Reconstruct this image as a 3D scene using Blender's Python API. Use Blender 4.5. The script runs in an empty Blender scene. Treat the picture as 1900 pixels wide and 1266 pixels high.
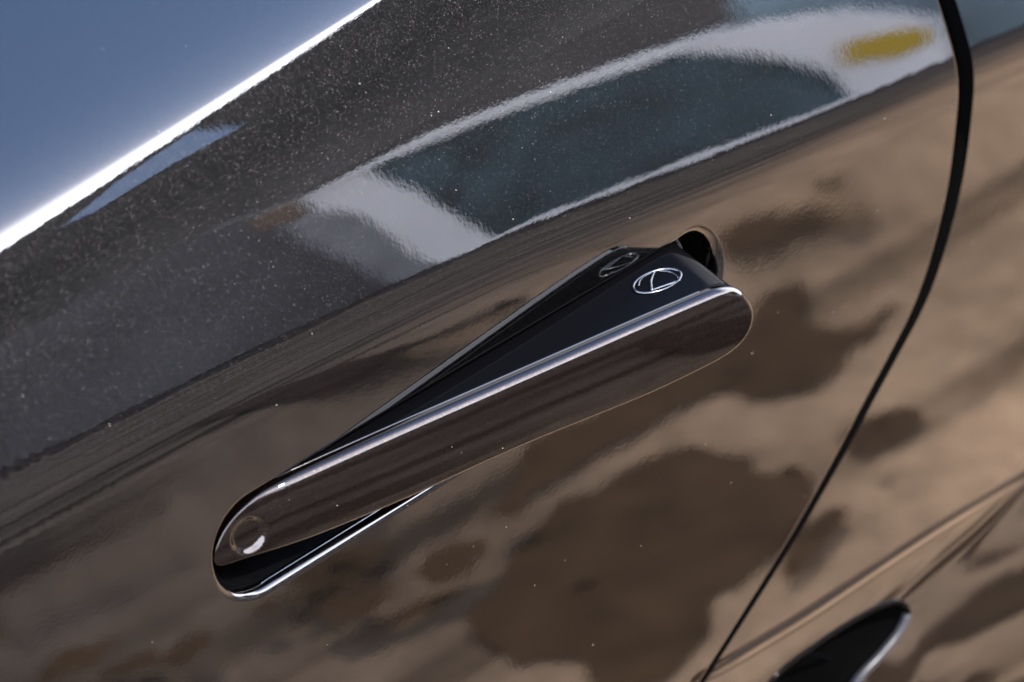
import bpy, bmesh, math, random
import numpy as np
from math import radians, degrees, sin, cos, tan, pi, sqrt, atan2
from mathutils import Vector, Matrix

scene = bpy.context.scene
col = scene.collection
random.seed(4); rng = np.random.default_rng(4)

# ================= camera =================
def make_camera():
    b, e, r, D = radians(40), radians(30), radians(7.3), .85
    d = np.array([-sin(b) * cos(e), -cos(b) * cos(e), sin(e)])
    R = np.array([cos(b), -sin(b), 0.]); U = np.cross(d, R)
    R2 = R * cos(r) - U * sin(r); U2 = R * sin(r) + U * cos(r)
    cd = bpy.data.cameras.new('camera'); co = bpy.data.objects.new('camera', cd); col.objects.link(co)
    M = Matrix(((R2[0], U2[0], d[0], d[0] * D), (R2[1], U2[1], d[1], d[1] * D), (R2[2], U2[2], d[2], d[2] * D), (0, 0, 0, 1)))
    co.matrix_world = M
    cd.lens = 84; cd.sensor_width = 36; cd.clip_start = .05; cd.clip_end = 500
    cd.dof.use_dof = True; cd.dof.focus_distance = .845; cd.dof.aperture_fstop = FSTOP; cd.dof.aperture_blades = 9
    scene.camera = co
FSTOP = 9.0
make_camera()

# ================= sky, sun, exposure =================
SUN_EL, SUN_DIR_XY = radians(46), (.34, -.94)
w = bpy.data.worlds.new('World'); scene.world = w; w.use_nodes = True
nt = w.node_tree; nt.nodes.clear()
def N(nt, t, **k):
    n = nt.nodes.new(t)
    for a, v in k.items():
        if a in n.inputs: n.inputs[a].default_value = v
        else: setattr(n, a, v)
    return n
L = lambda nt, a, b: nt.links.new(a, b)
out = N(nt, 'ShaderNodeOutputWorld'); bg = N(nt, 'ShaderNodeBackground', Strength=.15)
sky = N(nt, 'ShaderNodeTexSky', sky_type='NISHITA'); sky.sun_disc = False; sky.sun_elevation = SUN_EL
sky.sun_rotation = atan2(SUN_DIR_XY[0], SUN_DIR_XY[1]); sky.dust_density = .7; sky.ozone_density = 3.0
tc = N(nt, 'ShaderNodeTexCoord'); sep = N(nt, 'ShaderNodeSeparateXYZ'); L(nt, tc.outputs['Generated'], sep.inputs[0])
# clouds: a bank low over the horizon and loose ones higher up
mp = N(nt, 'ShaderNodeMapping'); mp.inputs['Scale'].default_value = (1.6, 1.6, 3.2); L(nt, tc.outputs['Generated'], mp.inputs[0])
no = N(nt, 'ShaderNodeTexNoise', Scale=1.3, Detail=6., Roughness=.55); L(nt, mp.outputs[0], no.inputs['Vector'])
cov = N(nt, 'ShaderNodeMapRange'); cov.inputs[1].default_value = .46; cov.inputs[2].default_value = .84; cov.inputs[3].default_value = .55; cov.inputs[4].default_value = -.34
L(nt, sep.outputs[2], cov.inputs[0])
ad = N(nt, 'ShaderNodeMath', operation='ADD'); L(nt, no.outputs[0], ad.inputs[0]); L(nt, cov.outputs[0], ad.inputs[1])
dt = N(nt, 'ShaderNodeVectorMath', operation='DOT_PRODUCT'); dt.inputs[1].default_value = (.55, -.83, 0); L(nt, tc.outputs['Generated'], dt.inputs[0])
az = N(nt, 'ShaderNodeMapRange'); az.inputs[1].default_value = .05; az.inputs[2].default_value = .45; az.inputs[3].default_value = -.08; az.inputs[4].default_value = 0; L(nt, dt.outputs['Value'], az.inputs[0])  # cloud cover barely thinned on the unseen side, as added fill light
ad2 = N(nt, 'ShaderNodeMath', operation='ADD'); L(nt, ad.outputs[0], ad2.inputs[0]); L(nt, az.outputs[0], ad2.inputs[1]); ad = ad2
rm = N(nt, 'ShaderNodeMapRange', interpolation_type='SMOOTHSTEP'); rm.inputs[1].default_value = .44; rm.inputs[2].default_value = 1.0; L(nt, ad.outputs[0], rm.inputs[0])
mx = N(nt, 'ShaderNodeMixRGB'); mx.inputs[2].default_value = (14.5, 14.8, 16.4, 1)
L(nt, rm.outputs[0], mx.inputs[0]); L(nt, sky.outputs[0], mx.inputs[1]); L(nt, mx.outputs[0], bg.inputs[0]); L(nt, bg.outputs[0], out.inputs[0])
sd = bpy.data.lights.new('sun', 'SUN'); so = bpy.data.objects.new('sun', sd); col.objects.link(so)
sd.energy = 2.4; sd.angle = radians(.5); sd.color = (1, .94, .86)
sv = Vector((SUN_DIR_XY[0] * cos(SUN_EL), SUN_DIR_XY[1] * cos(SUN_EL), sin(SUN_EL)))
so.rotation_euler = sv.to_track_quat('Z', 'Y').to_euler()
scene.view_settings.view_transform = 'Standard'; scene.view_settings.look = 'None'; scene.view_settings.gamma = 1
scene.view_settings.use_curve_mapping = False
scene.view_settings.exposure = 2.75
scene.cycles.max_bounces = 8; scene.cycles.glossy_bounces = 6; scene.cycles.diffuse_bounces = 3

# ---------- body-side surface: y(x, z); outward is -y ----------
CAM_POS = None
X0, X1, Z0, Z1 = -0.50, 0.62, -0.50, 0.40
DX, DZ = 0.004, 0.00025
gx = np.arange(X0, X1 + DX, DX); gz = np.arange(Z0, Z1 + DZ, DZ)
CO = [.10185, .1305]
def crease_z(x): return CO[0] * x + CO[1]
HX = [-0.5, -0.2037, -0.1221, -0.0046, 0.1349, 0.2624, 0.62]; HZ = [0.0517, 0.0481, 0.0471, 0.0413, 0.0236, 0.0110, -0.0243]
def smooth_interp(x, xs, ys, w=0.05):
    o = np.linspace(-1, 1, 21) * w; k = np.cos(o / w * pi / 2)
    return sum(kk * np.interp(x + oo, xs, ys) for kk, oo in zip(k, o)) / k.sum()
def horizon_z(x): return smooth_interp(x, HX, HZ)
TILT_LO_D = [-.60, -.38, -.22, -.12, -.06, -.035, -.022, -.015, -.007, 0.0]; TILT_LO = [-22, -19, -15.8, -14.5, -14.0, -14.6, -14.6, -12.2, -5.0, 0.0]
TILT_UP_S = [0.0, .25, .5, .8, 1.0, 1.2]; TILT_UP = [0.0, 1.6, 3.6, 7.2, 11.0, 13.0]
def smooth_cols(A, n):
    k = np.hanning(2 * n + 3)[1:-1]; k /= k.sum()
    P = np.pad(A, ((0, 0), (n, n)), mode='edge'); out = np.zeros_like(A)
    for i, kk in enumerate(k): out += kk * P[:, i:i + A.shape[1]]
    return out
def build_surface(th):
    XX, ZZ = np.meshgrid(gx, gz, indexing='ij')
    hz = horizon_z(XX); cz = crease_z(XX)
    d = ZZ - hz; s = d / (cz - hz)
    up = np.interp(s, TILT_UP_S, TILT_UP); lo = np.interp(d, TILT_LO_D, TILT_LO)
    t = th(XX) + np.where(d < 0, lo, up)
    t = smooth_cols(t, 26)
    q = np.clip(ZZ - cz, 0, 1) * 1000
    j = 18 * (1 - np.exp(-q / .55)) + 6 * (1 - np.exp(-q / 5.0)) + 10 * (1 - np.exp(-q / 16.0)) + 4 * (1 - np.exp(-q / 60.0))
    t = t + smooth_cols(j, 2)
    t = t + smooth_cols(bead(XX, ZZ), 8)
    m = np.tan(np.radians(t))
    y = np.cumsum(m, axis=1) * DZ
    i0 = int(round((-.0175 - Z0) / DZ)); y = y - y[:, i0:i0 + 1]
    y = y + flare(XX, ZZ)
    gy_x = np.gradient(y, DX, axis=0); gy_z = np.gradient(y, DZ, axis=1)
    return y, gy_x, gy_z
def th(x): return np.interp(x, [-.5, -.2, 0, .2, .35, .62], TH)
TH = [13.2, 13.4, 13.7, 14.0, 14.0, 14.0]
CHX = [.05, .0977, .1495, .2045, .2432, .303, .40, .6]; CHZ = [-.2015, -.2066, -.2118, -.2143, -.2167, -.2232, -.240, -.28]
def bead(x, z):
    zl = smooth_interp(x, CHX, CHZ, .02); w = np.clip((x - .075) / .03, 0, 1)
    a = (z - zl) * 1000
    return w * (36 * np.exp(-((a - 1.0) / 1.0) ** 2) - 14 * np.exp(-((a + 1.6) / 2.0) ** 2))
FLX = [.05, .12, .199, .2457, .282, .3025, .40, .6]; FLZ = [-.266, -.250, -.2381, -.2345, -.2317, -.2274, -.20, -.15]
def flare(x, z):
    zl = smooth_interp(x, FLX, FLZ, .03); d = zl - z            # metres below the fold
    k = .0035; a = k * np.logaddexp(0, d / k)
    w = np.clip((x - .10) / .12, 0, 1)
    return -(w * w * (3 - 2 * w)) * .23 * a * np.clip(1 - a * 1.5, .3, 1)
def lerp2(A, x, z):
    fx = np.clip((x - X0) / DX, 0, len(gx) - 2.001); fz = np.clip((z - Z0) / DZ, 0, len(gz) - 2.001)
    i = fx.astype(int); j = fz.astype(int); a = fx - i; b = fz - j
    return (A[i, j] * (1 - a) + A[i + 1, j] * a) * (1 - b) + (A[i, j + 1] * (1 - a) + A[i + 1, j + 1] * a) * b
YS, GXS, GZS = build_surface(th)
def S(x, z): return lerp2(YS, np.asarray(x, float), np.asarray(z, float))
def Sn(x, z):
    x = np.asarray(x, float); z = np.asarray(z, float)
    n = np.stack([lerp2(GXS, x, z), -np.ones_like(x), lerp2(GZS, x, z)], -1)
    return n / np.linalg.norm(n, axis=-1, keepdims=True)

# ================= materials =================
def new_mat(name):
    m = bpy.data.materials.new(name); m.use_nodes = True; nt = m.node_tree
    return m, nt, nt.nodes['Principled BSDF']
def obj_coord(nt):
    return N(nt, 'ShaderNodeTexCoord').outputs['Object']
def simple(name, color, rough=.5, metal=0., coat=0., noise=0., scale=20., bump=0., ior=1.5):
    m, nt, p = new_mat(name)
    p.inputs['Base Color'].default_value = (*color, 1); p.inputs['Roughness'].default_value = rough
    p.inputs['Metallic'].default_value = metal; p.inputs['Coat Weight'].default_value = coat; p.inputs['IOR'].default_value = ior
    if noise or bump:
        n = N(nt, 'ShaderNodeTexNoise', Scale=scale, Detail=5.); L(nt, obj_coord(nt), n.inputs['Vector'])
        if noise:
            r = N(nt, 'ShaderNodeMapRange'); r.inputs[1].default_value = .3; r.inputs[2].default_value = .7
            r.inputs[3].default_value = 1 - noise; r.inputs[4].default_value = 1 + noise; L(nt, n.outputs[0], r.inputs[0])
            mu = N(nt, 'ShaderNodeVectorMath', operation='SCALE'); mu.inputs[0].default_value = color
            L(nt, r.outputs[0], mu.inputs['Scale']); L(nt, mu.outputs[0], p.inputs['Base Color'])
        if bump:
            b = N(nt, 'ShaderNodeBump', Strength=bump); L(nt, n.outputs[0], b.inputs['Height']); L(nt, b.outputs[0], p.inputs['Normal'])
    return m
def paint(name, flake=1.0, peel=1.0, ior=None, base=(.0030, .0028, .0030), dust=1.0):
    """dark metallic lacquer: flake layer under a clear coat with orange peel, dust specks and fine scratches"""
    m, nt, p = new_mat(name); oc = obj_coord(nt)
    p.inputs['Metallic'].default_value = .85; p.inputs['Roughness'].default_value = .33
    p.inputs['Specular IOR Level'].default_value = 0; p.inputs['Specular Tint'].default_value = (.12, .12, .12, 1); p.inputs['Coat Weight'].default_value = 1; p.inputs['Coat IOR'].default_value = ior or COAT_IOR; p.inputs['Coat Roughness'].default_value = .008
    # flakes
    vo = N(nt, 'ShaderNodeTexVoronoi', Scale=4200.); L(nt, oc, vo.inputs['Vector'])
    su = N(nt, 'ShaderNodeVectorMath', operation='SUBTRACT'); su.inputs[1].default_value = (.5, .5, .5); L(nt, vo.outputs['Color'], su.inputs[0])
    sc = N(nt, 'ShaderNodeVectorMath', operation='SCALE'); sc.inputs['Scale'].default_value = .6 * flake; L(nt, su.outputs[0], sc.inputs[0])
    ge = N(nt, 'ShaderNodeNewGeometry'); an = N(nt, 'ShaderNodeVectorMath', operation='ADD'); L(nt, ge.outputs['Normal'], an.inputs[0]); L(nt, sc.outputs[0], an.inputs[1])
    nn = N(nt, 'ShaderNodeVectorMath', operation='NORMALIZE'); L(nt, an.outputs[0], nn.inputs[0]); L(nt, nn.outputs[0], p.inputs['Normal'])
    # flake brightness spread
    sx = N(nt, 'ShaderNodeSeparateColor'); L(nt, vo.outputs['Color'], sx.inputs[0])
    pw = N(nt, 'ShaderNodeMath', operation='POWER'); pw.inputs[1].default_value = 6.; L(nt, sx.outputs[1], pw.inputs[0])
    mr = N(nt, 'ShaderNodeMapRange'); mr.inputs[3].default_value = .35; mr.inputs[4].default_value = 3.0; L(nt, pw.outputs[0], mr.inputs[0])
    cs = N(nt, 'ShaderNodeVectorMath', operation='SCALE'); cs.inputs[0].default_value = base; L(nt, mr.outputs[0], cs.inputs['Scale'])
    # dust specks and little scratches lying on the lacquer
    dv = N(nt, 'ShaderNodeTexVoronoi', Scale=300.); L(nt, oc, dv.inputs['Vector'])
    dl = N(nt, 'ShaderNodeMath', operation='LESS_THAN'); L(nt, dv.outputs['Distance'], dl.inputs[0])
    sg = N(nt, 'ShaderNodeSeparateColor'); L(nt, dv.outputs['Color'], sg.inputs[0])
    rr = N(nt, 'ShaderNodeMapRange'); rr.inputs[1].default_value = .82; rr.inputs[2].default_value = 1.; rr.inputs[3].default_value = 0.; rr.inputs[4].default_value = .055 * dust; L(nt, sg.outputs[0], rr.inputs[0]); L(nt, rr.outputs[0], dl.inputs[1])
    mx = N(nt, 'ShaderNodeMixRGB'); mx.inputs[2].default_value = (.26, .245, .22, 1); L(nt, dl.outputs[0], mx.inputs[0]); L(nt, cs.outputs[0], mx.inputs[1]); L(nt, mx.outputs[0], p.inputs['Base Color'])
    ml = N(nt, 'ShaderNodeMapRange'); ml.inputs[3].default_value = .85; ml.inputs[4].default_value = 0.; L(nt, dl.outputs[0], ml.inputs[0]); L(nt, ml.outputs[0], p.inputs['Metallic'])
    cw = N(nt, 'ShaderNodeMapRange'); cw.inputs[3].default_value = 1.; cw.inputs[4].default_value = .2; L(nt, dl.outputs[0], cw.inputs[0]); L(nt, cw.outputs[0], p.inputs['Coat Weight'])
    # orange peel
    n1 = N(nt, 'ShaderNodeTexNoise', Scale=650., Detail=2.); L(nt, oc, n1.inputs['Vector'])
    n2 = N(nt, 'ShaderNodeTexNoise', Scale=60., Detail=2.); L(nt, oc, n2.inputs['Vector'])
    m2 = N(nt, 'ShaderNodeMath', operation='MULTIPLY_ADD'); m2.inputs[1].default_value = 4.; L(nt, n2.outputs[0], m2.inputs[0]); L(nt, n1.outputs[0], m2.inputs[2])
    bu = N(nt, 'ShaderNodeBump', Strength=1.); bu.inputs['Distance'].default_value = .0000046 * peel; L(nt, m2.outputs[0], bu.inputs['Height']); L(nt, bu.outputs[0], p.inputs['Coat Normal'])
    return m
COAT_IOR = 1.75
M_paint = paint('dark_metallic_lacquer')
M_cover = paint('handle_lacquer', flake=.5, ior=1.50, base=(.0070, .0040, .0032))
M_black = simple('gloss_black_plastic', (.0008, .0008, .0010), rough=.07, ior=1.10)
M_line = simple('polished_black_edge', (.002, .002, .003), rough=.06, ior=1.6)
M_cup = simple('recess_black_plastic', (.0008, .0008, .001), rough=.4, ior=1.13)
M_rubber = simple('matt_black_rubber', (.0006, .0006, .0006), rough=.9, ior=1.05)
M_chrome = simple('satin_chrome', (.065, .07, .078), rough=.2, metal=1.)
M_edge = simple('dark_plastic_trim', (.03, .03, .033), rough=.3)

# ================= mesh helpers =================
def link(o, parent=None, **props):
    col.objects.link(o)
    if parent: o.parent = parent
    for k, v in props.items(): o[k] = v
    return o
def mesh_obj(name, V, F, mat, parent=None, normals=None, smooth=True, **props):
    me = bpy.data.meshes.new(name); me.from_pydata([tuple(v) for v in V], [], [tuple(int(i) for i in f) for f in F])
    me.materials.append(mat)
    if smooth: me.polygons.foreach_set('use_smooth', [True] * len(me.polygons))
    me.update()
    if normals is not None: me.normals_split_custom_set_from_vertices([tuple(n) for n in normals])
    return link(bpy.data.objects.new(name, me), parent, **props)
def grid_faces(nr, nc, closed=False, flip=False):
    i, j = np.meshgrid(np.arange(nr - 1), np.arange(nc if closed else nc - 1), indexing='ij'); i = i.ravel(); j = j.ravel(); k = (j + 1) % nc
    f = np.stack([i * nc + j, i * nc + k, (i + 1) * nc + k, (i + 1) * nc + j], -1)
    return f[:, ::-1] if flip else f
def catmull(P, n, closed=True):
    P = np.asarray(P, float); out = []; m = len(P)
    for i in range(m if closed else m - 1):
        g = lambda k: P[k % m] if closed else P[min(max(k, 0), m - 1)]
        p0, p1, p2, p3 = g(i - 1), g(i), g(i + 1), g(i + 2)
        for t in np.arange(n) / n:
            out.append(.5 * ((2 * p1) + (-p0 + p2) * t + (2 * p0 - 5 * p1 + 4 * p2 - p3) * t * t + (-p0 + 3 * p1 - 3 * p2 + p3) * t ** 3))
    if not closed: out.append(P[-1])
    return np.array(out)
def resample(P, n, closed=True):
    Q = np.vstack([P, P[:1]]) if closed else P
    s = np.r_[0, np.cumsum(np.linalg.norm(np.diff(Q, axis=0), axis=1))]
    t = np.linspace(0, s[-1], n + 1)[:-1] if closed else np.linspace(0, s[-1], n)
    return np.stack([np.interp(t, s, Q[:, k]) for k in range(Q.shape[1])], -1)
def smooth_closed(A, n):
    k = np.hanning(2 * n + 3)[1:-1]; k /= k.sum(); out = np.zeros_like(A)
    for i, kk in enumerate(k): out += kk * np.roll(A, i - n, axis=0)
    return out
def tube(P, r, nseg=8, closed=False, up=None):
    """swept round bar along points P (radius r, number or list)"""
    P = np.asarray(P, float); n = len(P); r = np.broadcast_to(r, (n,))
    T = np.roll(P, -1, 0) - np.roll(P, 1, 0) if closed else np.gradient(P, axis=0)
    T /= np.linalg.norm(T, axis=1, keepdims=True)
    up = np.array([0, 0, 1.]) if up is None else np.asarray(up, float)
    A = np.cross(T, up); A /= np.linalg.norm(A, axis=1, keepdims=True) + 1e-12; B = np.cross(A, T)
    an = np.arange(nseg) / nseg * 2 * pi
    V = (P[:, None] + r[:, None, None] * (np.cos(an)[None, :, None] * A[:, None] + np.sin(an)[None, :, None] * B[:, None])).reshape(-1, 3)
    F = grid_faces(n, nseg, True).tolist()
    if closed: F += [[(n - 1) * nseg + j, (n - 1) * nseg + (j + 1) % nseg, (j + 1) % nseg, j] for j in range(nseg)]
    else: F += [list(range(nseg))[::-1], [(n - 1) * nseg + j for j in range(nseg)]]
    return V, F

# ================= the car =================
car = bpy.data.objects.new('parked_car', None); link(car, label='dark metallic car seen close up at its door with the handle popped out', category='car')
car.location = (0, 0, 0)

# ---- gap curves (x as a function of z) ----
GL = [(0.289, 0.40), (.249, .12), (.2550, .06), (0.2581, 0.0349), (0.2595, 0.0212), (0.2602, 0.0133), (0.2602, 0.0043), (0.2594, -0.0067), (0.2579, -0.0165), (0.2556, -0.0295), (0.2520, -0.0439), (0.2474, -0.0562), (0.2422, -0.0672), (0.2362, -0.0788), (0.225, -0.0947), (0.2069, -0.1106), (0.1883, -0.1265), (0.1662, -0.1461), (0.1409, -0.1662), (0.1198, -0.1813), (0.1037, -0.1923), (0.0895, -0.2022), (0.0815, -0.2074)]
GL += [(.0815 - 1.55 * k, -.2074 - k) for k in (.03, .08, .15, .25)]
gl = np.array(GL)[::-1]; o_ = np.argsort(gl[:, 1]); gl = gl[o_]
GLs = catmull(gl, 8, False)
def gapx(z): return smooth_interp(z, GLs[:, 1], GLs[:, 0], .010)
def gap_slope(z): return (gapx(z + .001) - gapx(z - .001)) / .002
RG = .0022
def edge_roll(s):      # inward (+y) drop near a panel edge, s = distance from the edge
    q = np.clip(RG - s, 0, RG); return RG - np.sqrt(np.maximum(RG * RG - q * q, 0))
def gap_dist(x, z): return (gapx(z) - x) / np.sqrt(1 + gap_slope(z) ** 2)

# ---- recess outline ----
RC0, RC1, RRAD = (-.1195, -.0194), (.0885, -.0168), .0187
RLIP = .0041
def recess_outline(n_arc=90, n_st=120):
    P = []; Nn = []
    a0 = np.array(RC0); a1 = np.array(RC1)
    for k in range(n_arc): a = pi / 2 + pi * k / n_arc; P.append(a0 + RRAD * np.array([cos(a), sin(a)])); Nn.append((cos(a), sin(a)))
    for k in range(n_st): P.append(a0 + (a1 - a0) * k / n_st + [0, -RRAD]); Nn.append((0, -1))
    for k in range(n_arc): a = -pi / 2 + pi * k / n_arc; P.append(a1 + RRAD * np.array([cos(a), sin(a)])); Nn.append((cos(a), sin(a)))
    for k in range(n_st): P.append(a1 + (a0 - a1) * k / n_st + [0, RRAD]); Nn.append((0, 1))
    return np.array(P), np.array(Nn)
RP, RN = recess_outline()
def recess_dist(x, z):
    a0 = np.array(RC0); a1 = np.array(RC1); d = a1 - a0; t = np.clip(((x - a0[0]) * d[0] + (z - a0[1]) * d[1]) / (d @ d), 0, 1)
    return np.hypot(x - a0[0] - t * d[0], z - a0[1] - t * d[1]) - RRAD
def lip_rad(x, z):        # the lip is rounder along the lower edge
    zc = RC0[1] + (RC1[1] - RC0[1]) * (x - RC0[0]) / (RC1[0] - RC0[0]); t = np.clip((zc - z) / .014, 0, 1); t2 = np.clip((x - RC1[0] + .004) / .014, 0, 1); return .0015 + .0015 * t * t * (3 - 2 * t) * (1 - t2) + .0024 * t2 * t2 * (3 - 2 * t2)
def lip_roll(r, x, z):
    R_ = lip_rad(x, z); q = np.clip(R_ - r, 0, R_ * .9995); return R_ - np.sqrt(R_ * R_ - q * q)

def door_height(x, z):
    return S(x, z) + edge_roll(gap_dist(x, z)) + lip_roll(recess_dist(x, z), x, z)
def num_normals(fn, x, z, e=2e-5):
    hx = (fn(x + e, z) - fn(x - e, z)) / (2 * e); hz = (fn(x, z + e) - fn(x, z - e)) / (2 * e)
    n = np.stack([hx, -np.ones_like(hx), hz], -1); return n / np.linalg.norm(n, axis=-1, keepdims=True)
def rough_normals(x, z):     # big surface normal + analytic edge rolls
    n = Sn(x, z); n = n / -n[..., 1:2]
    m = num_normals(lambda x, z: edge_roll(gap_dist(x, z)), x, z); m = m / -m[..., 1:2]
    R_ = lip_rad(x, z); r = recess_dist(x, z); q_ = np.clip(R_ - r, 0, R_ * .9995); sl = -q_ / np.sqrt(R_ * R_ - q_ * q_); e = 1e-5
    dx = (recess_dist(x + e, z) - recess_dist(x - e, z)) / (2 * e); dz = (recess_dist(x, z + e) - recess_dist(x, z - e)) / (2 * e)
    q = n + m + np.stack([sl * dx, 0 * sl, sl * dz], -1); q[..., 1] = -1
    return q / np.linalg.norm(q, axis=-1, keepdims=True)

def build_door():
    K = len(RP); XL, ZT, ZB = -.36, .235, -.36
    rmax = np.zeros(K)
    for k in range(K):
        r = np.arange(0, .75, .0004); x = RP[k, 0] + RN[k, 0] * r; z = RP[k, 1] + RN[k, 1] * r
        inside = (gap_dist(x, z) > 0) & (x > XL) & (z < ZT) & (z > ZB)
        i = np.argmax(~inside) if (~inside).any() else len(r) - 1
        lo, hi = r[max(i - 1, 0)], r[i]
        for _ in range(18):
            m = (lo + hi) / 2; xm = RP[k, 0] + RN[k, 0] * m; zm = RP[k, 1] + RN[k, 1] * m
            if gap_dist(np.array(xm), np.array(zm)) > 0 and XL < xm and zm < ZT and zm > ZB: lo = m
            else: hi = m
        rmax[k] = lo
    lip = RLIP * (1 - np.cos(np.linspace(0, pi / 2, 9)))          # fine rows on the lip
    nmid, ncr, ned = 46, 64, 12
    rows = []
    for k in range(K):
        rm = rmax[k]
        # crossing of the crease along this ray
        r = np.arange(0, rm, .0005); x = RP[k, 0] + RN[k, 0] * r; z = RP[k, 1] + RN[k, 1] * r
        f = z - crease_z(x); c = np.argmax(f > 0) if (f > 0).any() else -1
        rc = r[c] if c > 0 else rm * .55
        base = np.linspace(0, 1, 4000) * (rm - RLIP) + RLIP
        dens = np.full(4000, nmid / max(rm, 1e-3))
        if c > 0: dens += ncr / .016 * np.exp(-((base - rc - .002) / .009) ** 2) * (1.0)
        else: dens += ncr / rm
        hit_gap = gap_dist(np.array(RP[k, 0] + RN[k, 0] * rm), np.array(RP[k, 1] + RN[k, 1] * rm)) < .0008
        if hit_gap: dens += ned / .003 * np.exp(-((rm - base) / .003) ** 2)
        cum = np.cumsum(dens); cum = (cum - cum[0]) / (cum[-1] - cum[0])
        rr = np.interp(np.linspace(0, 1, nmid + ncr + ned), cum, base)
        rows.append(np.r_[lip[:-1], rr])
    Rr = np.array(rows).T                                            # nr x K
    fr = (Rr - RLIP) / (rmax - RLIP)[None]; ok = np.arange(len(Rr)) >= len(lip) - 1      # even out the rows from ray to ray
    fr2 = smooth_closed(fr.T, 12).T; Rr[ok] = (RLIP + fr2 * (rmax - RLIP)[None])[ok]
    X = RP[None, :, 0] + RN[None, :, 0] * Rr; Z = RP[None, :, 1] + RN[None, :, 1] * Rr
    Y = door_height(X, Z); NN = rough_normals(X, Z)
    # flange behind the outer edge
    X = np.vstack([X, X[-1:], X[-1:]]); Z = np.vstack([Z, Z[-1:], Z[-1:]]); Y = np.vstack([Y, Y[-1:] + .004, Y[-1:] + .012])
    fl = np.stack([RN[:, 0], np.zeros(K), RN[:, 1]], -1)[None]; sl = gap_slope(Z[-1]); fl2 = np.stack([np.ones(K), 0 * sl, -sl], -1); fl2 /= np.linalg.norm(fl2, axis=1, keepdims=True)
    hitg = (gap_dist(X[-1], Z[-1]) < .002)[:, None]; fl = np.where(hitg, fl2, fl[0])[None]
    NN = np.concatenate([NN, fl, fl], 0)
    # wall of the opening
    X = np.vstack([X[:1], X]); Z = np.vstack([Z[:1], Z]); Y = np.vstack([Y[:1] + .002, Y])
    NN = np.concatenate([-np.stack([RN[:, 0], np.zeros(K), RN[:, 1]], -1)[None], NN], 0)
    V = np.stack([X, Y, Z], -1).reshape(-1, 3)
    o = mesh_obj('door_panel', V, grid_faces(X.shape[0], K, True, True), M_paint, car, NN.reshape(-1, 3))
    return o
door = build_door()

# ---- recess cup ----
def build_cup():
    K = len(RP); n3 = np.stack([RN[:, 0], np.zeros(K), RN[:, 1]], -1)
    rowsP = []; rowsN = []
    y0 = S(RP[:, 0], RP[:, 1]) + lip_rad(RP[:, 0], RP[:, 1]) + .0018
    def row(ins, dep, na):
        x = RP[:, 0] - RN[:, 0] * ins; z = RP[:, 1] - RN[:, 1] * ins
        rowsP.append(np.stack([x, y0 + dep, z], -1)); q = -n3 * cos(na) + np.array([0, -sin(na), 0]); rowsN.append(q)
    for a in np.linspace(pi / 2, 0, 6): row(.0004 + .0009 * (1 - sin(a)) - .0006, .0009 * (1 - cos(a)) * 0 + .0012 * (1 - sin(a)), a * .0)
    row(.0014, .010, .1); row(.0018, .015, .15)
    for a in np.linspace(.2, pi / 2, 8): row(.002 + .005 * (1 - cos(a)), .015 + .005 * sin(a), a)
    row(.0155, .0202, pi / 2); row(.01895, .0203, pi / 2)
    P = np.array(rowsP); NN = np.array(rowsN); NN /= np.linalg.norm(NN, axis=-1, keepdims=True)
    V = P.reshape(-1, 3); nr = len(P)
    F = grid_faces(nr, K, True, False).tolist()
    o = mesh_obj('handle_recess', V, F, M_cup, car, NN.reshape(-1, 3))
    return o
recess = build_cup()

# ---- pop-out handle ----
HT, HTH, HTW = radians(1.5), radians(8.5), 0.0
hu0 = np.array([1, 0, 0.]); hw = np.array([0, sin(HT), cos(HT)]); hn0 = np.array([0, -cos(HT), sin(HT)])
hu = hu0 * cos(HTH) + hn0 * sin(HTH); hn = hn0 * cos(HTH) - hu0 * sin(HTH)
HP0 = np.array([-.1222, 0, -.0187])
def H(u, w_, n): u, w_, n = (np.asarray(q, float)[..., None] * .001 for q in (u, w_, n)); return HP0 + u * hu + w_ * hw + (n + .0008) * hn
OUT = [(-15.6, .7), (-11.6, 7.4), (-6.1, 12.2), (.8, 15.2), (10.4, 16.9), (50, 16.6), (97, 15.5), (135, 14.6), (168, 13.8), (190, 13.1), (203, 12.3), (210.5, 9.3), (214.6, 4.0), (216.2, -1.8), (215.0, -7.2), (211.2, -12.0), (204.5, -14.9), (196, -15.9), (180, -16.2), (163, -15.9), (140, -14.3), (116, -12.6), (92, -11.6), (60, -11.0), (25, -8.7), (10, -6.6), (-1, -4.4), (-8, -3.3), (-14, -2.4)]
def outline_uw(n=420):
    P = resample(catmull(OUT, 12), n); P = smooth_closed(P, 4); P = resample(P, n)
    T = np.roll(P, -1, 0) - np.roll(P, 1, 0); T /= np.linalg.norm(T, axis=1, keepdims=True)
    Nn = np.stack([-T[:, 1], T[:, 0]], -1)           # clockwise outline: left normal points outward
    if (Nn * (P - P.mean(0))).sum() < 0: Nn = -Nn
    return P, smooth_closed(Nn, 5)
OP, ON = outline_uw()
DIM = (-1.2, 3.9); DR = 6.9
def dimple(r):
    """dish with a shallow raised button in it (mm)"""
    t = np.clip((7.4 - r) / 2.7, 0, 1)
    return -1.35 * t * t * (3 - 2 * t)
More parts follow.
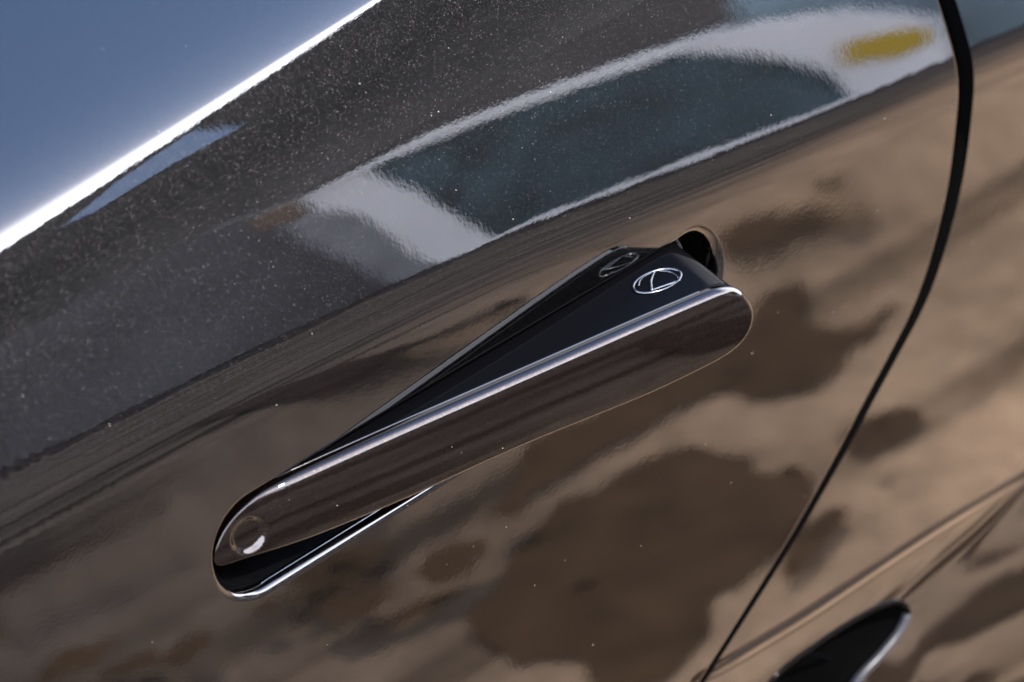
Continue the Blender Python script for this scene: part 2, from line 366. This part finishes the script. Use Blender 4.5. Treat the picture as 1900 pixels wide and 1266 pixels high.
def build_handle():
    K = len(OP); h3 = lambda q: q[..., 0:1] * hu + q[..., 1:2] * hw
    out3 = h3(ON); R = 3.9
    rows = []; nrm = []
    def face_h(q):   # crown of the face + dimple
        mid = np.interp(q[:, 0], [-15, 12, 60, 116, 163, 204, 216], [3, 5, 2.8, 1.4, -.6, -1.5, -1.8])
        r = np.hypot(q[:, 0] - DIM[0], q[:, 1] - DIM[1])
        return -((q[:, 1] - mid) ** 2) / 2 / 190. - 0 * r + dimple(r)
    def face_n(q):
        e = .02; du = (face_h(q + [e, 0]) - face_h(q - [e, 0])) / (2 * e); dw = (face_h(q + [0, e]) - face_h(q - [0, e])) / (2 * e)
        v = hn[None] - du[:, None] * hu - dw[:, None] * hw; return v / np.linalg.norm(v, axis=1, keepdims=True)
    # radius of the fillet: full on the upper edge, crisper along the lower one
    Rk = 1.4 + 2.0 * np.clip(ON[:, 1] * 1.3 + .2, 0, 1)
    Rk = .5 + (Rk - .5) * np.clip((OP[:, 0] + 2) / 22, 0, 1); Rk = smooth_closed(Rk[:, None], 8)[:, 0]
    # side rows back to the groove
    DEPTH = 5.2
    rows.append(H(OP[:, 0], OP[:, 1], np.full(K, -DEPTH)) - out3 * .0012); nrm.append(-out3 * .3 - hn)
    rows.append(H(OP[:, 0], OP[:, 1], np.full(K, -DEPTH + .25))); nrm.append(out3)
    e0 = OP - ON * Rk[:, None]; h0 = face_h(e0)
    for a in np.linspace(pi / 2, 0, 11):
        q = OP - ON * (Rk * (1 - sin(a)))[:, None]
        rows.append(H(q[:, 0], q[:, 1], h0 - Rk * (1 - cos(a)) * .85)); f = face_n(e0); nrm.append(out3 * sin(a) + f * cos(a))
    # face towards the medial line
    mu = np.clip(OP[:, 0], .4, 203); mw = np.interp(mu, [.4, 12, 60, 116, 163, 203], [4.2, 4.6, 2.8, 1.4, -.9, -1.6]); md = np.stack([mu, mw], -1)
    for t in np.linspace(0, 1, 46)[1:]:
        q = e0 + (md - e0) * min(t, .9995)
        rows.append(H(q[:, 0], q[:, 1], face_h(q))); nrm.append(face_n(q))
    V = np.array(rows); Nn = np.array(nrm); Nn /= np.linalg.norm(Nn, axis=-1, keepdims=True)
    # body behind the cover
    brow = []; bn = []
    th_back = np.interp(OP[:, 0], [-16, 0, 40, 120, 216], [13, 14, 17, 27, 40.])
    ins = .35; DRAFT = np.interp(OP[:, 0], [-10, 40, 190], [.06, .14, .30]); dn = out3 + hn * (DRAFT * np.clip(ON[:, 1], 0, 1))[:, None]
    q = OP - ON * (ins + 1.6); brow.append(H(q[:, 0], q[:, 1], np.full(K, -DEPTH - .62))); bn.append(np.tile(hn, (K, 1)))
    for a in np.linspace(0, pi / 2, 7):
        q = OP - ON * (ins + .6 * (1 - sin(a))); brow.append(H(q[:, 0], q[:, 1], np.full(K, -DEPTH - .65 - .6 * (1 - cos(a))))); bn.append(out3 * sin(a) + hn * cos(a))
    for t in (.02, .3, .6, .93):
        q = OP - ON * (ins + .3 * t); q = q + np.stack([0 * th_back, np.clip(ON[:, 1], 0, 1) * DRAFT * (th_back - DEPTH - 1.3) * t], -1); brow.append(H(q[:, 0], q[:, 1], -DEPTH - 1.3 - (th_back - DEPTH - 1.3) * t)); bn.append(dn)
    q = OP - ON * (ins + 2.5); q[:, 1] += np.clip(ON[:, 1], 0, 1) * DRAFT * (th_back - DEPTH); brow.append(H(q[:, 0], q[:, 1], -th_back)); bn.append(out3 - hn)
    q = md; brow.append(H(q[:, 0], q[:, 1], -np.interp(q[:, 0], [-16, 0, 40, 120, 216], [13, 14, 17, 27, 40.]))); bn.append(np.tile(-hn, (K, 1)))
    BV = np.array(brow); BN = np.array(bn); BN /= np.linalg.norm(BN, axis=-1, keepdims=True)
    hb = mesh_obj('door_handle', BV.reshape(-1, 3), grid_faces(len(BV), K, True, False), M_black, car, BN.reshape(-1, 3))
    hb.data.materials.append(M_line)
    fu = np.array([OP[min(f) % K, 0] for f in grid_faces(len(BV), K, True, False).tolist()]); fr_ = np.array([min(f) // K for f in grid_faces(len(BV), K, True, False).tolist()])
    hb.data.polygons.foreach_set('material_index', ((fr_ >= 3) & (fr_ < 6) & (fu < 196) & (fu > 15)).astype(int).tolist())
    hc = mesh_obj('handle_cover', V.reshape(-1, 3), grid_faces(len(V), K, True, True), M_cover, hb, Nn.reshape(-1, 3))
    for o in (hb, hc): fix_winding(o)
    return hb, hc
def fix_winding(o):
    """make the face winding agree with the custom normals"""
    me = o.data; n = np.zeros(len(me.loops) * 3); me.corner_normals.foreach_get('vector', n); n = n.reshape(-1, 3)
    fn = np.zeros(len(me.polygons) * 3); me.polygons.foreach_get('normal', fn); fn = fn.reshape(-1, 3)
    ls = np.array([p.loop_start for p in me.polygons]); s = (fn * n[ls]).sum(1)
    if np.median(s) < 0:
        vn = np.zeros((len(me.vertices), 3)); vi = np.zeros(len(me.loops), int); me.loops.foreach_get('vertex_index', vi); vn[vi] = n
        me.flip_normals(); me.update(); me.normals_split_custom_set_from_vertices([tuple(q) for q in vn])
    return o
fix_winding(door); fix_winding(recess)
handle, cover = build_handle()

# ---- emblem on the handle's upper side ----
def topw(u):
    m = ON[:, 1] > .5; uu = OP[m]; o = np.argsort(uu[:, 0]); return np.interp(u, uu[o, 0], uu[o, 1]) - .45
EMC = (186.2, -18.0)
def E(a, b, lift=.25):   # a along the handle, b along its depth, mm from the badge centre
    u = EMC[0] + np.asarray(a, float); n = EMC[1] + np.asarray(b, float); return H(u, topw(u) + .30 * (-n - 6.5) + lift, n)
an = np.linspace(0, 2 * pi, 73)[:-1]
def stroke(P, r, parent, mat=None, closed=False, name='badge_stroke', n=6):
    V, F = tube(E(P[:, 0], P[:, 1]), r, 8, closed, hw + .2 * hn); return mesh_obj(name, V, F, mat or M_chrome, parent)
P = np.stack([10.4 * np.cos(an), 4.9 * np.sin(an)], -1)
V, F = tube(E(P[:, 0], P[:, 1]), .0005, 8, True, hw + .2 * hn); emblem = mesh_obj('emblem', V, F, M_chrome, handle)
def emblem_letter():
    V = []; F = []
    def add(P, r):
        v, f = tube(E(P[:, 0], P[:, 1]), r, 8, False, hw + .2 * hn); k = len(V); V.extend(v); F.extend([[i + k for i in q] for q in f])
    a = catmull([(2.6, -4.6), (.6, -3.2), (-2.2, -.9), (-4.4, 2.0), (-4.9, 3.0), (-3.8, 3.2), (1.0, 3.5), (7.4, 3.9)], 6, False)
    r = np.interp(np.linspace(0, 1, len(a)), [0, .3, .55, .7, .8, 1], [.0003, .0005, .0007, .0005, .0005, .0005]); add(a, r)
    add(catmull([(4.2, -3.9), (7.0, -2.0), (7.9, .6), (7.6, 2.6)], 6, False), .0003)
    add(catmull([(-7.6, -1.2), (-5.6, -3.1), (-2.6, -4.2), (.6, -4.5)], 6, False), .0003)
    return mesh_obj('emblem_letter', V, F, M_chrome, handle)
emblem_letter()
# bracket inside the right end of the recess
ang = np.linspace(-1.25, 1.35, 16)
P = np.stack([RC1[0] + .0035 + .0085 * np.cos(ang), np.full(16, .012), RC1[1] + .0150 * np.sin(ang)], -1); V, F = tube(P, .0007, 8, False, (0, 1, 0)); mesh_obj('recess_bracket', V, F, M_edge, recess)

# ---- rear quarter panel ----
GWZ = [-.5, -.2, -.18, -.145, -.11, -.08, -.05, -.01, .03, .12, .3]; GW = [.0034, .0037, .0045, .0058, .0070, .0081, .0088, .0090, .0087, .0075, .0075]
def gapr(z): return gapx(z) + smooth_interp(z, GWZ, GW, .015) + .0004
VENT = np.array([(.066, -.292), (.0960, -.254), (.1240, -.2340), (.157, -.2320), (.1885, -.2348), (.2060, -.2390), (.2131, -.2435), (.2157, -.2510), (.2080, -.2570), (.1952, -.2617), (.177, -.2680), (.156, -.287), (.116, -.307), (.078, -.317)])
VP = resample(catmull(VENT, 10), 240)
def in_poly(P, x, z):
    r = np.zeros(x.shape, bool); n = len(P)
    for i in range(n):
        x1, z1 = P[i]; x2, z2 = P[(i + 1) % n]
        if z1 == z2: continue
        c = ((z1 > z) != (z2 > z)) & (x < (x2 - x1) * (z - z1) / (z2 - z1) + x1); r ^= c
    return r
def build_quarter():
    z = np.r_[np.linspace(-.48, -.30, 60)[:-1], np.linspace(-.30, -.19, 176)[:-1], np.linspace(-.19, .10, 190)[:-1], np.linspace(.10, .19, 120)]
    RQ = RG
    s = np.r_[0, RG / 4 * (1 - np.cos(np.linspace(0, pi / 2, 8)))[1:], np.linspace(RG / 4, .40, 230)[1:]]
    ZZ, SS = np.meshgrid(z, s, indexing='ij'); g = gapr(ZZ); XX = g + SS * np.sqrt(1 + gap_slope(ZZ) ** 2 * np.exp(-SS / .01))
    XX = np.minimum(XX, .60)
    gd = lambda x, z: (x - gapr(z)) / np.sqrt(1 + gap_slope(z) ** 2)
    er = lambda s: 0 * s
    Y = S(XX, ZZ) + er(gd(XX, ZZ)); n = Sn(XX, ZZ); n = n / -n[..., 1:2]; m = num_normals(lambda x, z: er(gd(x, z)), XX, ZZ); m = m / -m[..., 1:2]
    q = n + m; q[..., 1] = -1; q /= np.linalg.norm(q, axis=-1, keepdims=True)
    V = np.stack([XX, Y, ZZ], -1)
    # flange
    f0 = V[:, :1] + [0, .012, 0]; sl = gap_slope(z); fl = np.stack([-np.ones_like(sl), 0 * sl, sl], -1); fl /= np.linalg.norm(fl, axis=1, keepdims=True)
    V = np.concatenate([f0, V], 1); q = np.concatenate([fl[:, None], q], 1)
    nr, nc = V.shape[:2]; F = grid_faces(nr, nc, False, False); Vf = V.reshape(-1, 3)
    c = Vf[F].mean(1); keep = ~in_poly(VP, c[:, 0], c[:, 2]); F = F[keep]
    o = mesh_obj('rear_quarter_panel', Vf, F, M_paint, car, q.reshape(-1, 3)); o.data.materials.append(M_rubber)
    o.data.polygons.foreach_set('material_index', [int(f[0] % nc == 0) for f in F.tolist()]); return fix_winding(o)
quarter = build_quarter()
# rubber seal seen down in the shut line
z = np.linspace(-.36, .235, 220); gx0 = gapx(z) - .004; gx1 = gapr(z) + .004
V = np.concatenate([np.stack([gx0, S(gx0, z) + .0115, z], -1), np.stack([gx1, S(gx1, z) + .0115, z], -1)]); k = len(z)
seal = mesh_obj('door_seal', V, [(i, i + 1, k + i + 1, k + i) for i in range(k - 1)], M_rubber, car)

# ---- side vent behind the door ----
def vent():
    y0 = S(VP[:, 0], VP[:, 1]); P3 = np.stack([VP[:, 0], y0, VP[:, 1]], -1); c = VP.mean(0)
    T = np.roll(VP, -1, 0) - np.roll(VP, 1, 0); T /= np.linalg.norm(T, axis=1, keepdims=True); Nn = np.stack([-T[:, 1], T[:, 0]], -1)
    if (Nn * (VP - c)).sum() < 0: Nn = -Nn
    rows = []
    for ins, dep in ((-.001, .001), (.0006, .004), (.0012, .012), (.003, .03), (.006, .042)):
        q = VP - Nn * ins; rows.append(np.stack([q[:, 0], y0 + dep, q[:, 1]], -1))
    q = c + (VP - c) * .3; rows.append(np.stack([q[:, 0], y0 + .045, q[:, 1]], -1)); rows.append(np.tile([[c[0], y0.mean() + .045, c[1]]], (len(VP), 1)))
    V = np.array(rows).reshape(-1, 3); o = mesh_obj('side_vent', V, grid_faces(len(rows), len(VP), True), M_rubber, car)
    V, F = tube(P3 + [0, .0004, 0], .0014, 10, True, (0, 1, 0)); mesh_obj('vent_rim', V, F, M_black, o)
    k0 = [i for i in range(len(VP)) if VP[i, 0] > .13 and VP[i, 1] < -.2500 and VP[i, 1] > -.30]; q = P3[k0]; o_ = np.argsort(q[:, 0]); V, F = tube(q[o_] + [0, .0012, 0], .0024, 10, False, (0, 1, 0)); mesh_obj('vent_highlight_lip', V, F, simple('highlight_lip_plastic', (.012, .012, .014), rough=.3, ior=1.25), o)  # extra lighter strip added on the rim for its lower-right highlight
    for a, b in (((.118, -.2405), (.2095, -.2450)), ((.106, -.268), (.156, -.250)), ((.158, -.245), (.182, -.265))):
        a = np.array(a); b = np.array(b); t = np.linspace(0, 1, 12)[:, None]; q = a + (b - a) * t
        P = np.stack([q[:, 0], S(q[:, 0], q[:, 1]) + (.006 if a[0] < .113 and a[1] > -.25 else .018), q[:, 1]], -1); V, F = tube(P, .0012, 8, False, (0, 1, 0)); mesh_obj('vent_slat', V, F, M_black, o)
vent()
# ================= what stands across from the car (seen mirrored in its lacquer) =================
GZ0 = -.80
def ground():
    m, nt, p = new_mat('sandy_ground'); p.inputs['Roughness'].default_value = .95; p.inputs['Specular IOR Level'].default_value = .05
    oc = obj_coord(nt); sp = N(nt, 'ShaderNodeSeparateXYZ'); L(nt, oc, sp.inputs[0])
    # worn asphalt further out, sandy paving near the car
    r = N(nt, 'ShaderNodeMapRange', interpolation_type='SMOOTHSTEP'); r.inputs[1].default_value = -.9; r.inputs[2].default_value = .35
    n0 = N(nt, 'ShaderNodeTexNoise', Scale=1.1, Detail=4.); L(nt, oc, n0.inputs['Vector'])
    a0 = N(nt, 'ShaderNodeMath', operation='MULTIPLY_ADD'); a0.inputs[1].default_value = .4; L(nt, n0.outputs[0], a0.inputs[0]); di = N(nt, 'ShaderNodeMath', operation='MULTIPLY_ADD'); di.inputs[1].default_value = .5; L(nt, sp.outputs[0], di.inputs[0]); L(nt, sp.outputs[1], di.inputs[2]); L(nt, di.outputs[0], a0.inputs[2])
    L(nt, a0.outputs[0], r.inputs[0])
    mx = N(nt, 'ShaderNodeMixRGB'); mx.inputs[1].default_value = (.064, .052, .045, 1); mx.inputs[2].default_value = (.275, .182, .112, 1); L(nt, r.outputs[0], mx.inputs[0])
    n1 = N(nt, 'ShaderNodeTexNoise', Scale=3.2, Detail=7., Roughness=.62); n1.inputs['Distortion'].default_value = .6; L(nt, oc, n1.inputs['Vector'])
    r1 = N(nt, 'ShaderNodeMapRange'); r1.inputs[1].default_value = .3; r1.inputs[2].default_value = .7; r1.inputs[3].default_value = .6; r1.inputs[4].default_value = 1.25; L(nt, n1.outputs[0], r1.inputs[0])
    s1 = N(nt, 'ShaderNodeVectorMath', operation='SCALE'); L(nt, mx.outputs[0], s1.inputs[0]); L(nt, r1.outputs[0], s1.inputs['Scale'])
    n2 = N(nt, 'ShaderNodeTexNoise', Scale=26., Detail=5., Roughness=.7); L(nt, oc, n2.inputs['Vector'])
    r2 = N(nt, 'ShaderNodeMapRange'); r2.inputs[1].default_value = .3; r2.inputs[2].default_value = .7; r2.inputs[3].default_value = .76; r2.inputs[4].default_value = 1.22; L(nt, n2.outputs[0], r2.inputs[0])
    s2 = N(nt, 'ShaderNodeVectorMath', operation='SCALE'); L(nt, s1.outputs[0], s2.inputs[0]); L(nt, r2.outputs[0], s2.inputs['Scale'])
    # long worn tracks running with the car
    m3 = N(nt, 'ShaderNodeMapping'); m3.inputs['Scale'].default_value = (.4, 5.0, 1); m3.inputs['Rotation'].default_value = (0, 0, radians(-25)); L(nt, oc, m3.inputs[0])
    n3 = N(nt, 'ShaderNodeTexNoise', Scale=1.6, Detail=5.); L(nt, m3.outputs[0], n3.inputs['Vector'])
    r3 = N(nt, 'ShaderNodeMapRange', interpolation_type='SMOOTHSTEP'); r3.inputs[1].default_value = .36; r3.inputs[2].default_value = .52; r3.inputs[3].default_value = .42; r3.inputs[4].default_value = 1.08; L(nt, n3.outputs[0], r3.inputs[0])
    s3 = N(nt, 'ShaderNodeVectorMath', operation='SCALE'); L(nt, s2.outputs[0], s3.inputs[0]); L(nt, r3.outputs[0], s3.inputs['Scale']); L(nt, s3.outputs[0], p.inputs['Base Color'])
    V = [(-60, -60, GZ0), (60, -60, GZ0), (60, 60, GZ0), (-60, 60, GZ0)]
    mesh_obj('ground', V, [(0, 1, 2, 3)], m, smooth=False, kind='structure')
ground()
M_dark = simple('dark_soil', (.046, .026, .013), rough=.75, noise=.3, scale=14.)  # darker brown for the irregular patches on the ground
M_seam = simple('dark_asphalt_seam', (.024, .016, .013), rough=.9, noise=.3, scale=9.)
for m_ in (M_dark, M_seam): m_.node_tree.nodes['Principled BSDF'].inputs['Specular IOR Level'].default_value = .05
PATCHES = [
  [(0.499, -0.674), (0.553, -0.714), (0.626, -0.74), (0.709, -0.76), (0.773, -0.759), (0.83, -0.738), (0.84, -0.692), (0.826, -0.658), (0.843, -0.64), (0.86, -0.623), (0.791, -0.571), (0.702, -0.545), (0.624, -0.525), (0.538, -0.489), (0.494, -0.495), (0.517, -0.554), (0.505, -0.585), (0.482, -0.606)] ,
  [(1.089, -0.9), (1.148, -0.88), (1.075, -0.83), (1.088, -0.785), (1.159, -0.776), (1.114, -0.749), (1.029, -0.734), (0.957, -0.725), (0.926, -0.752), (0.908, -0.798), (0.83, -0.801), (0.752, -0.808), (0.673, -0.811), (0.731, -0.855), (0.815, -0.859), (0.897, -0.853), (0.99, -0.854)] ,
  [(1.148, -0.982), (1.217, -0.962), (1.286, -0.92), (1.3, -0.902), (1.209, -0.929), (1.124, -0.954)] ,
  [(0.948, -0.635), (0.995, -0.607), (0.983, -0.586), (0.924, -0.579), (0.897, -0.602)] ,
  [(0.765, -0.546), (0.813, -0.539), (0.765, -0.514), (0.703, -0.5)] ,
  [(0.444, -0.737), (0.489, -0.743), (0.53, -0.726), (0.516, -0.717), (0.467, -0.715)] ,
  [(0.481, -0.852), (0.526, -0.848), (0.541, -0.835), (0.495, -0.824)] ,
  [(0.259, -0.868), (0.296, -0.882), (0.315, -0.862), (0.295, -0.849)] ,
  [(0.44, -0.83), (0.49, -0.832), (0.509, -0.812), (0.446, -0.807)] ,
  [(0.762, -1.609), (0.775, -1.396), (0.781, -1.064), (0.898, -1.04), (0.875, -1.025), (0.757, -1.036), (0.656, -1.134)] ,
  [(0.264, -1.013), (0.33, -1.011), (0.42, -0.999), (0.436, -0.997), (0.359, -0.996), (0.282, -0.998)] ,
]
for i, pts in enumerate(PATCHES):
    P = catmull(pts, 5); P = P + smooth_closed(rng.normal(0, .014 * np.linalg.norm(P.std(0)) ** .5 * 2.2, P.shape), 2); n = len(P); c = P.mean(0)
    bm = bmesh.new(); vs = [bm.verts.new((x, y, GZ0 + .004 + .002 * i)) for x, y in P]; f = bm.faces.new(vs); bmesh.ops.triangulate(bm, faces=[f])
    bmesh.ops.recalc_face_normals(bm, faces=bm.faces); me = bpy.data.meshes.new('dark_patch'); bm.to_mesh(me); bm.free(); me.materials.append(M_seam if i > 8 else M_dark)
    link(bpy.data.objects.new('dark_patch', me), kind='structure')

for k in range(16):          # small dark spots scattered round the large patches
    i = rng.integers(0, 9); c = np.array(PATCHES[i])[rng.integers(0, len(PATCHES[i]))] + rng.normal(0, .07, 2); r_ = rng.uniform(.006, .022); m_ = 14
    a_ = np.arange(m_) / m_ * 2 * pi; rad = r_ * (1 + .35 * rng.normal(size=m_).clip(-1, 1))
    mesh_obj('dark_patch', [(c[0] + 1.8 * q * cos(t), c[1] + q * sin(t), GZ0 + .028 + .0003 * k) for q, t in zip(rad, a_)], [tuple(range(m_))], M_dark, smooth=False, kind='structure')
nB = np.array([-.82, .57, 0]); nB /= np.linalg.norm(nB); tB = np.array([nB[1], -nB[0], 0])
P1 = np.array([4.2, -5.6, 0]); P2 = np.array([6.5, -8.5, 0])
def prism(name, pts, P, front, depth, mat, parent=None, **props):
    """a polygon (s, z) in the facade plane through P, its face `front` metres proud of it, `depth` thick"""
    f = [P + s * tB + nB * front + np.array([0, 0, z]) for s, z in pts]; b = [q - nB * depth for q in f]; n = len(pts)
    bm = bmesh.new(); vs = [bm.verts.new(q) for q in f + b]
    bm.faces.new(vs[:n]); bm.faces.new(vs[n:][::-1])
    for i in range(n): bm.faces.new([vs[i], vs[(i + 1) % n], vs[n + (i + 1) % n], vs[n + i]])
    bmesh.ops.recalc_face_normals(bm, faces=bm.faces); me = bpy.data.meshes.new(name); bm.to_mesh(me); bm.free(); me.materials.append(mat)
    return link(bpy.data.objects.new(name, me), parent, **props)
M_white = simple('white_painted_wall', (.64, .64, .66), rough=.6, noise=.10, scale=1.5)
M_teal = simple('dark_teal_glazing', (.022, .046, .058), rough=.6, noise=.8, scale=2.6)
M_tealw = simple('teal_panel', (.16, .23, .27), rough=.6, noise=.35, scale=1.2)
M_grey = simple('grey_render', (.062, .062, .066), rough=.8, noise=.35, scale=1.2)
M_plinth = simple('dark_plinth', (.028, .025, .024), rough=.8, noise=.3, scale=3.)
M_brown = simple('grey_brown_render', (.095, .086, .080), rough=.85, noise=.35, scale=.8)
M_roof = simple('dark_roof_tiles', (.022, .020, .018), rough=.75, noise=.5, scale=2.)
M_yellow = simple('yellow_sign', (.40, .26, .006), rough=.5)
M_blue = simple('sky_gap_blue', (.17, .27, .44), rough=.3)
M_bark = simple('bark', (.06, .045, .035), rough=.9); M_leaf = simple('dark_leaves', (.018, .026, .012), rough=.7, noise=.4, scale=3.)

pav = link(bpy.data.objects.new('glazed_pavilion', None), label='low white pavilion with dark teal windows, mirrored in the door', category='pavilion')
prism('plinth', [(-2.0, -1.0), (1.9, -1.0), (1.9, -.84), (1.34, -.80), (.3, -.80), (-.3, -.80), (-2.0, -.86)], P1, .05, 1.3, M_plinth, pav)
prism('wall', [(-.63, .49), (-.35, .42), (.085, -.74), (.05, -.80), (-.22, -.81), (-.34, -.46), (-.44, 0.0), (-.56, .25)], P1, 0, .3, M_white, pav)
prism('sill', [(-.05, -.80), (.73, -.80), (1.36, -.80), (1.35, -.73), (1.07, -.70), (.7, -.70), (.06, -.73)], P1, .01, .3, M_white, pav)
prism('roof_edge', [(-.63, .49), (-.28, .46), (.32, .30), (.67, .20), (1.08, .08), (1.07, .03), (.65, .148), (.30, .248), (-.32, .40), (-.38, .40)], P1, .02, 1.0, M_white, pav)
a0, a1, b0, b1 = np.array([-.37, .405]), np.array([1.07, .05]), np.array([.078, -.735]), np.array([1.36, -.735])
for k in range(3):
    t0, t1 = k / 3, (k + 1) / 3
    prism('window', [tuple(a0 + (a1 - a0) * t0), tuple(a0 + (a1 - a0) * t1), tuple(b0 + (b1 - b0) * t1), tuple(b0 + (b1 - b0) * t0)], P1, -.03 - .004 * k, .05, M_teal, pav)
prism('wall', [(1.07, .075), (1.20, .01), (1.40, -.15), (1.58, -.34), (1.68, -.48), (1.66, -.81), (1.36, -.81), (1.34, -.53), (1.26, -.34), (1.16, -.14), (1.06, .01)], P1, 0, .3, M_white, pav)
prism('side_screen', [(-.76, .42), (-.63, .46), (-.56, .25), (-.44, 0.0), (-.34, -.46), (-.22, -.81), (-.44, -.81), (-.54, -.40), (-.66, -.05)], P1, -.01, .25, simple('mid_grey_screen', (.16, .165, .175), noise=.3, scale=3.), pav)  # mid-grey panel between the white wall and the garden wall
prism('gable_end', [(-.82, .55), (-.62, .48), (-.62, .30), (-.80, .34)], P1, .03, .25, simple('rusty_sheet', (.10, .06, .035), noise=.3, scale=3.), pav)
sg = prism('yellow_sign', [(1.41, -.34), (1.39, -.47), (1.51, -.54), (1.63, -.56), (1.64, -.46), (1.54, -.40)], P1, .03, .02, M_yellow, label='yellow strip sign on the white pavilion, mirrored in the door', category='sign')
prism('teal_container', [(1.12, .25), (3.2, .35), (3.2, -.80), (1.12, -.80)], P1 - nB * .6, 0, 1.2, M_tealw, label='pale teal container behind the white pavilion, mirrored in the door', category='container')
prism('garden_wall', [(-4.5, -.80), (-4.5, 1.15), (-1.2, .75), (-.75, .5), (-.55, -.80)], P1 - nB * .35, 0, .2, M_grey, label='grey rendered garden wall left of the white pavilion', category='wall')
hs = link(bpy.data.objects.new('house', None), label='grey brown house with a dark roof behind the pavilion', category='house')
prism('wall', [(-6.5, -.80), (4.5, -.80), (4.5, 2.1), (-6.5, 2.1)], P2, 0, 5, M_brown, hs)
rf = prism('roof', [(-7, 2.1), (5, 2.1), (5, 3.35), (-7, 3.9)], P2, .035, 5.2, M_roof, hs)
prism('sky_gap_panel', [(-2.4, 3.25), (-1.9, 3.50), (-1.25, 3.52), (-1.0, 2.75), (-1.6, 2.98), (-2.2, 3.05)], P2, .06, .02, M_blue, rf)  # blue-coloured panel standing in for sky seen through a gap
prism('window', [(-5.2, .3), (-4.5, .3), (-4.5, 1.5), (-5.2, 1.5)], P2, .02, .02, M_plinth, hs)
for k in range(9):        # boards, each darker than the one below
    z0 = .75 + .15 * k; g = .092 - .0078 * k; prism('cladding_board', [(-6.5, z0 + .006), (4.5, z0 + .006), (4.5, z0 + .15), (-6.5, z0 + .15)], P2, .03, .03, simple('graded_board', (g, g * .92, g * .87), rough=.85, noise=.3, scale=.9), hs)

def tree(x, y, h, cr, seed, label):
    r = np.random.default_rng(seed); root = link(bpy.data.objects.new('tree', None), label=label, category='tree'); root.location = (x, y, GZ0)
    V, F = tube([(0, 0, 0), (.05, 0, h * .35), (-.05, .05, h * .7), (0, 0, h * .9)], [.16, .12, .07, .03], 8); mesh_obj('trunk', V, F, M_bark, root)
    V = []; F = []
    for k in range(5200):
        d = r.normal(size=3); d /= np.linalg.norm(d); c = d * (r.random() ** .4) * np.array([cr, cr, cr * .9]) * (1 + .25 * sin(5 * d[0] + 3 * d[2])) + [0, 0, h * .75]
        a = r.normal(size=3) * .075; b = r.normal(size=3) * .075; i = len(V); V += [c - a, c + b, c + a, c - b]; F.append((i, i + 1, i + 2, i + 3))
    mesh_obj('crown', V, F, M_leaf, root, smooth=False)
tree(9.6, -7.2, 4.6, 1.9, 1, 'dark leafy tree right of the house'); tree(1.2, -13.5, 5.0, 2.0, 2, 'dark leafy tree left of the house')
